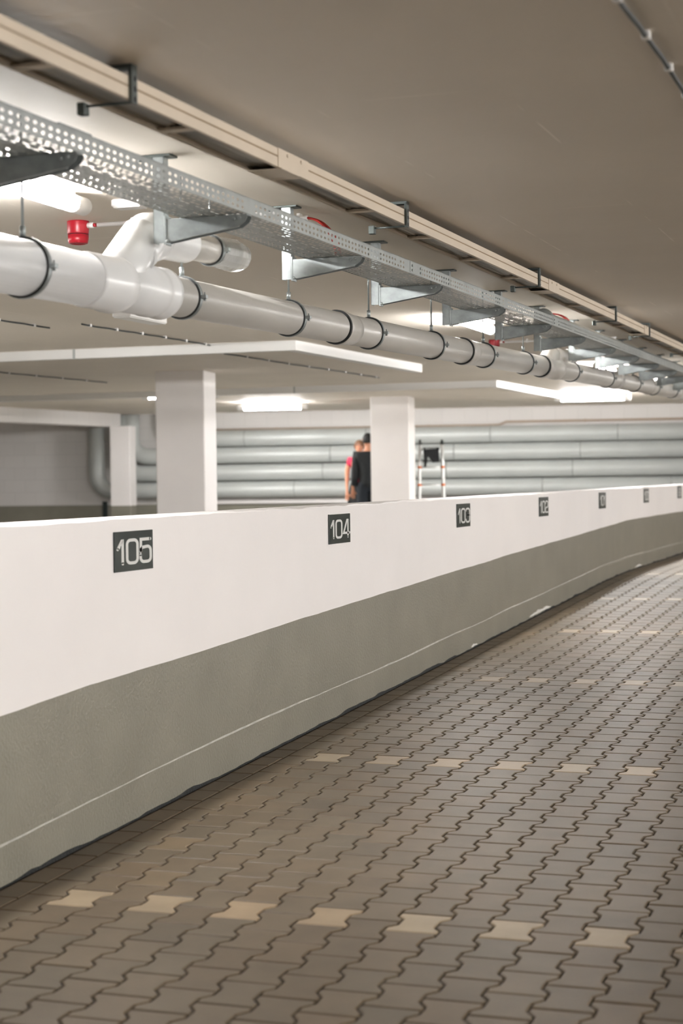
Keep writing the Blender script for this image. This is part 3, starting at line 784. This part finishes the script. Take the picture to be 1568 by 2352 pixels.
# ------------------------------------------------------------------ far wall pipes (insulated, lying on the wall)
def far_pt(x, off, z): p = TF @ Vector((x, -off, 0)); return (p.x, p.y, z)
RP = .158; OFF = .24
def run(name, z, x0, label, up=True, r=RP):
    pts = []
    if up:
        pts.append(far_pt(x0, OFF, cz(32) - .02)); pts.append(far_pt(x0, OFF, z + .42))
        for i in range(9):
            a = PI / 2 * i / 8; pts.append(far_pt(x0 + .34 - .34 * math.cos(a), OFF, z + .34 - .34 * math.sin(a)))
    else: pts.append(far_pt(x0, OFF, z))
    x1 = 5.6
    pts.append(far_pt(x0 + .6, OFF, z)); pts.append(far_pt(x1, OFF, z))
    e = MB().tube(pts, r, 28).build(name, M['insul']); tag(e, label, 'pipe', 'insulated pipes along the far wall')
    x = x0 + 1.6
    while x < 5.5:
        m = MB(); m.tube([far_pt(x, OFF, z), far_pt(x + .025, OFF, z)], r + .004, 28); part(m, 'jacket_band', M['insuldark'], e); x += 2.4
run('insulated_pipe', 2.265, -5.2, 'topmost of four thick grey insulated pipes along the far wall')
run('insulated_pipe', 1.935, -5.9, 'second from top of the thick insulated pipes on the far wall')
run('insulated_pipe', 1.595, -6.05, 'third from top of the thick insulated pipes on the far wall')
run('insulated_pipe', 1.258, -6.62, 'lowest thick insulated pipe on the far wall, turning up at its left end')
mb = MB(); pts = [far_pt(1.9, .06, 2.50), far_pt(14, .06, 2.50)]
pts = [far_pt(-4.6, .06, 2.44), far_pt(1.35, .06, 2.44), far_pt(1.5, .06, 2.50), far_pt(5.6, .06, 2.50)]
o = mb.tube(pts, .022, 10).build('brown_conduit', M['brass']); tag(o, 'thin brown conduit along the far wall just above the thick pipes', 'conduit')
for x in (-3, 0, 3, 5):
    c = MB(); c.box(x - .012, x + .012, -.085, .001, 2.41 if x < 1.4 else 2.47, 2.47 if x < 1.4 else 2.53, 0, TF); part(c, 'conduit_clip', M['brass'], o)
mb = MB(); mb.box(-4.9, 5.6, -.09, .0, .98, 1.06, 0, TF); struct(mb.build('trim_1', M['white']))
# cabinet and dark plate by the far left corner
mb = MB(); mb.bevbox(-6.58, -6.48, -.03, -.004, .70, 1.05, .003, 0, TF); o = mb.build('dark_plate', M['plate']); tag(o, 'narrow dark plate on the far wall left of the narrow pillar', 'sign')

# ------------------------------------------------------------------ telescopic ladder behind the second pillar
def tel_ladder():
    e = empty('telescopic_ladder', (-4.81, 28.90, FAR), math.radians(19)); tag(e, 'silver telescopic ladder with orange joints, right of the second pillar', 'ladder')
    H = 1.66
    for s in (-1, 1):
        f = lambda z: (s * (.185 + .035 * (1 - z / H)), 0, z)
        mb = MB(); zs = [0, .3, .32, .6, .62, .9, .92, 1.2, 1.22, H - .05]; rr = [.034, .034, .032, .032, .030, .030, .028, .028, .026, .026]
        mb.tube([f(z) for z in zs], rr, 14); part(mb, 'rail', M['alu'], e)
        mb = MB(); mb.tube([f(H - .06), f(H - .02), f(H + .02)], [.028, .028, .016], 14); part(mb, 'end_cap', M['cable'], e, 'black end cap')
        for z in (.3, .6, .9, 1.2):
            mb = MB(); mb.tube([f(z + .0), f(z + .035)], .036, 14); part(mb, 'joint_collar', M['orange'], e, 'orange locking collar')
    for z in (.3, .6, .9, 1.2, 1.5):
        mb = MB(); a = .185 + .035 * (1 - z / H); mb.tube([(-a, 0, z + .018), (a, 0, z + .018)], .017, 10, flat=.7); part(mb, 'rung', M['alu'], e)
tel_ladder()
mb = MB()                                         # tool bag over the top rung
T = Matrix.Translation((-4.81, 28.90, FAR)) @ Matrix.Rotation(math.radians(19), 4, 'Z')
pts = [(-.02, 1.525), (.13, 1.53), (.135, 1.30), (.03, 1.295), (-.01, 1.34), (-.05, 1.40), (-.09, 1.22), (-.12, 1.22), (-.13, 1.515)]
mb.loft([[(x, -.06, z) for x, z in pts], [(x, -.035, z) for x, z in pts]], True, True, 0, T)
mb.loft([[(x, .035, z) for x, z in pts], [(x, .055, z) for x, z in pts]], True, True, 0, T)
mb.box(-.13, .135, -.06, .055, 1.538, 1.55, 0, T)
mb.box(-.13, -.10, -.06, -.03, 1.50, 1.55, 0, T); mb.box(.09, .135, -.06, -.03, 1.50, 1.55, 0, T)
mb.box(-.13, -.10, .03, .055, 1.50, 1.55, 0, T); mb.box(.09, .135, .03, .055, 1.50, 1.55, 0, T)
o = mb.build('tool_bag', M['black']); tag(o, 'black tool bag slung over the top rung of the silver ladder', 'bag')

# ------------------------------------------------------------------ two people, half hidden by the second pillar
def skin_obj(name, chains, m, parent, sub=2, root=0):
    vs, es, rs = [], [], []; idx = {}
    for ch in chains:
        prev = None
        for (x, y, z, rx, ry) in ch:
            k = (round(x, 4), round(y, 4), round(z, 4))
            if k not in idx: idx[k] = len(vs); vs.append((x, y, z)); rs.append((rx, ry))
            if prev is not None and prev != idx[k] and (prev, idx[k]) not in es: es.append((prev, idx[k]))
            prev = idx[k]
    me = bpy.data.meshes.new(name); me.from_pydata(vs, es, [])
    o = bpy.data.objects.new(name, me); COL.objects.link(o); o.parent = parent
    sk = o.modifiers.new('skin', 'SKIN'); sk.use_smooth_shade = True
    if not me.skin_vertices: me.skin_vertices.new()
    d = me.skin_vertices[0].data
    for i, r in enumerate(rs): d[i].radius = r; d[i].use_root = (i == root)
    s = o.modifiers.new('subdivision', 'SUBSURF'); s.levels = sub; s.render_levels = sub
    me.materials.append(m)
    return o
def hand(side, wx, wy, wz):
    ch = [[(wx, wy, wz, .026, .020), (wx, wy - .01, wz - .055, .036, .017), (wx, wy - .012, wz - .09, .034, .014)]]
    for i, (dx, l) in enumerate(((-.027, .062), (-.009, .074), (.010, .070), (.028, .055))):
        x = wx + dx
        ch.append([(wx, wy - .012, wz - .09, .034, .014), (x, wy - .014, wz - .10, .0095, .009), (x, wy - .026, wz - .10 - l * .5, .0088, .008), (x, wy - .05, wz - .10 - l * .9, .0078, .007)])
    ch.append([(wx, wy - .01, wz - .055, .036, .017), (wx - side * .045, wy - .03, wz - .06, .011, .011), (wx - side * .055, wy - .05, wz - .095, .010, .009)])
    return ch
def person(loc, rz, h, label, top, bottom, hair, long_sleeve, skirt=False, fem=False):
    k = h / 1.76
    e = empty('person', loc, rz); e.scale = (k, k, k)
    tag(e, label, 'person')
    sh = .17 if fem else .195; hp = .095
    # body faces -y
    ch = [[(0, .0, .95, .15, .11), (0, .01, 1.08, .135, .10), (0, .01, 1.22, .15, .105), (0, .0, 1.36, .165, .11), (0, .005, 1.45, .09, .08), (0, .0, 1.52, .055, .058), (0, -.01, 1.57, .056, .062)]]
    ch.append([(0, -.01, 1.57, .056, .062), (0, -.02, 1.62, .075, .092), (0, -.012, 1.68, .078, .098), (0, -.01, 1.73, .058, .074)])
    for s in (-1, 1):
        ch.append([(0, .0, 1.36, .165, .11), (s * sh, .0, 1.405, .062, .060), (s * (sh + .045), .015, 1.26, .047, .046), (s * (sh + .055), .02, 1.11, .042, .040), (s * (sh + .06), -.01, .98, .036, .033), (s * (sh + .06), -.045, .86, .025, .023)])
        ch += [[(s * (sh + .06), -.045, .86, .025, .023)] + c for c in hand(s, s * (sh + .06), -.05, .845)]
        ch.append([(0, .0, .95, .15, .11), (s * hp, .0, .86, .088, .085), (s * (hp + .005), -.005, .66, .072, .074), (s * (hp + .01), -.005, .48, .052, .055), (s * (hp + .01), .015, .32, .052, .055), (s * (hp + .012), .02, .12, .036, .038), (s * (hp + .015), .01, .045, .036, .04), (s * (hp + .02), -.12, .03, .036, .024)])
    body = skin_obj('body', ch, M['skin'], e)
    # nose, eyes, mouth and ears as one small face relief, at half head height
    f = MB()
    f.tube([(0, -.108, 1.672), (0, -.126, 1.642), (0, -.115, 1.630)], [.008, .013, .008], 8)
    part(f, 'nose', M['skin'], e)
    for s in (-1, 1):
        f = MB(); f.lathe([(0, -.012), (.009, -.006), (.012, 0), (.009, .006), (0, .012)], (s * .030, -.098, 1.672), 'y', 10); part(f, 'eye', M['hairk'], e)
        f = MB(); f.tube([(s * .077, .0, 1.685), (s * .088, .006, 1.665), (s * .078, .0, 1.632)], [.006, .013, .005], 8); part(f, 'ear', M['skin'], e)
    f = MB(); f.tube([(-.024, -.096, 1.600), (0, -.104, 1.599), (.024, -.096, 1.600)], [.003, .007, .003], 8); part(f, 'mouth', M['lip'], e)
    # hair: a cap around the back and top of the head
    hb = MB(); n = 20; rings = []
    for i in range(9):
        a = i / 8; th = a * PI * .68
        ring = []
        for j in range(n):
            ph = 2 * PI * j / n; front = max(0, -math.sin(ph))
            t2 = th * (1 - .42 * front)
            ring.append((.092 * math.sin(t2) * math.cos(ph), -.004 + .112 * math.sin(t2) * math.sin(ph) + .008, 1.662 + .112 * math.cos(t2)))
        rings.append(ring)
    hb.loft(rings, True, True, 0, None, True); part(hb, 'hair', M[hair], e)
    if fem:
        hb = MB(); hb.tube([(0, .11, 1.66), (0, .135, 1.62), (0, .12, 1.55)], [.03, .034, .02], 12); part(hb, 'hair_knot', M[hair], e)
    # clothes on the same skeleton
    g = .028 if long_sleeve else .014
    so = -.03 if long_sleeve else 0.
    tp = [[(0, .0, .84 if long_sleeve else .90, .155 + g, .115 + g), (0, .005, .97, .15 + g, .112 + g), (0, .01, 1.08, .138 + g, .103 + g), (0, .01, 1.22, .152 + g, .107 + g), (0, .0, 1.36, .168 + g, .112 + g), (0, .005, 1.45, .092 + g, .082 + g)]]
    for s in (-1, 1):
        arm = [(0, .0, 1.36, .168 + g, .112 + g), (s * sh, .0, 1.405, .066 + g, .064 + g), (s * (sh + .045 + so), .015, 1.26, .052 + g, .050 + g)]
        if long_sleeve: arm += [(s * (sh + .055 + so), .02, 1.11, .050 + g, .048 + g), (s * (sh + .06 + so), -.01, .98, .044 + g, .042 + g), (s * (sh + .06 + so * .6), -.04, .875, .034 + g, .032 + g)]
        else: arm[-1] = (s * (sh + .038), .012, 1.285, .054 + g, .052 + g)
        tp.append(arm)
    skin_obj('shirt' if not long_sleeve else 'jacket', tp, M[top], e)
    if skirt:
        sk = MB(); rings = []
        for z, rx, ry in ((1.0, .165, .13), (.92, .185, .15), (.8, .205, .165), (.66, .225, .18), (.55, .235, .185)):
            rings.append([(rx * math.cos(2 * PI * j / 28) * (1 + .03 * math.sin(j * 2.2)), ry * math.sin(2 * PI * j / 28), z) for j in range(28)])
        sk.loft(rings, True, True, 0, None, True); part(sk, 'skirt', M[bottom], e)
    else:
        lg = []
        for s in (-1, 1):
            lg.append([(0, .0, 1.03, .150 + g * .5, .112 + g * .5), (0, .0, .96, .152 + g * .6, .113 + g * .6), (s * hp, .0, .86, .092 + g * .6, .09 + g * .6), (s * (hp + .005), -.005, .66, .078 + g, .08 + g), (s * (hp + .01), -.005, .48, .062 + g, .064 + g), (s * (hp + .01), .015, .32, .062 + g, .064 + g), (s * (hp + .012), .02, .10, .056 + g, .058 + g)])
        skin_obj('trousers', lg, M[bottom], e)
    for s in (-1, 1):
        b = MB(); b.tube([(s * (hp + .015), .055, .045), (s * (hp + .016), .0, .05), (s * (hp + .02), -.10, .04), (s * (hp + .02), -.17, .03)], [.030, .046, .044, .026], 12); part(b, 'shoe', M['black'], e)
    return e
person((-5.85, 28.65, FAR), math.radians(200), 1.80, 'person in a charcoal jacket with black hair, seen from behind at the pillar edge', 'jacket', 'trouser', 'hairk', True)
person((-6.24, 29.36, FAR), math.radians(20), 1.70, 'person in a crimson short-sleeved top, behind the dark jacket, facing the lane', 'tshirt', 'black', 'hairb', False, skirt=True, fem=True)

# ------------------------------------------------------------------ camera, world, view
cam = bpy.data.cameras.new('camera'); co = bpy.data.objects.new('camera', cam); COL.objects.link(co)
cam.sensor_fit = 'HORIZONTAL'; cam.sensor_width = 24.; cam.lens = 60.
cam.clip_start = .05; cam.clip_end = 200
pitch = math.atan(71 / 3920)
R = Matrix.Rotation(math.atan(.343), 4, 'Z') @ Matrix.Rotation(PI / 2 - pitch, 4, 'X') @ Matrix.Rotation(-.0125, 4, 'Z')
co.matrix_world = Matrix.Translation((3.1206, 1.0703, 1.40)) @ R
cam.dof.use_dof = True; cam.dof.focus_distance = 8.9; cam.dof.aperture_fstop = 2.8
SC.camera = co
w = bpy.data.worlds.new('world'); SC.world = w; w.use_nodes = True
w.node_tree.nodes['Background'].inputs[0].default_value = (1, .96, .92, 1); w.node_tree.nodes['Background'].inputs[1].default_value = .0
vs = SC.view_settings; vs.view_transform = 'Standard'; vs.look = 'None'; vs.gamma = 1; vs.use_curve_mapping = False
vs.exposure = 0.07
SC.cycles.use_denoising = True
SC.cycles.max_bounces = 10; SC.cycles.diffuse_bounces = 7; SC.cycles.glossy_bounces = 4; SC.cycles.transmission_bounces = 4
SC.cycles.sample_clamp_indirect = 8.0
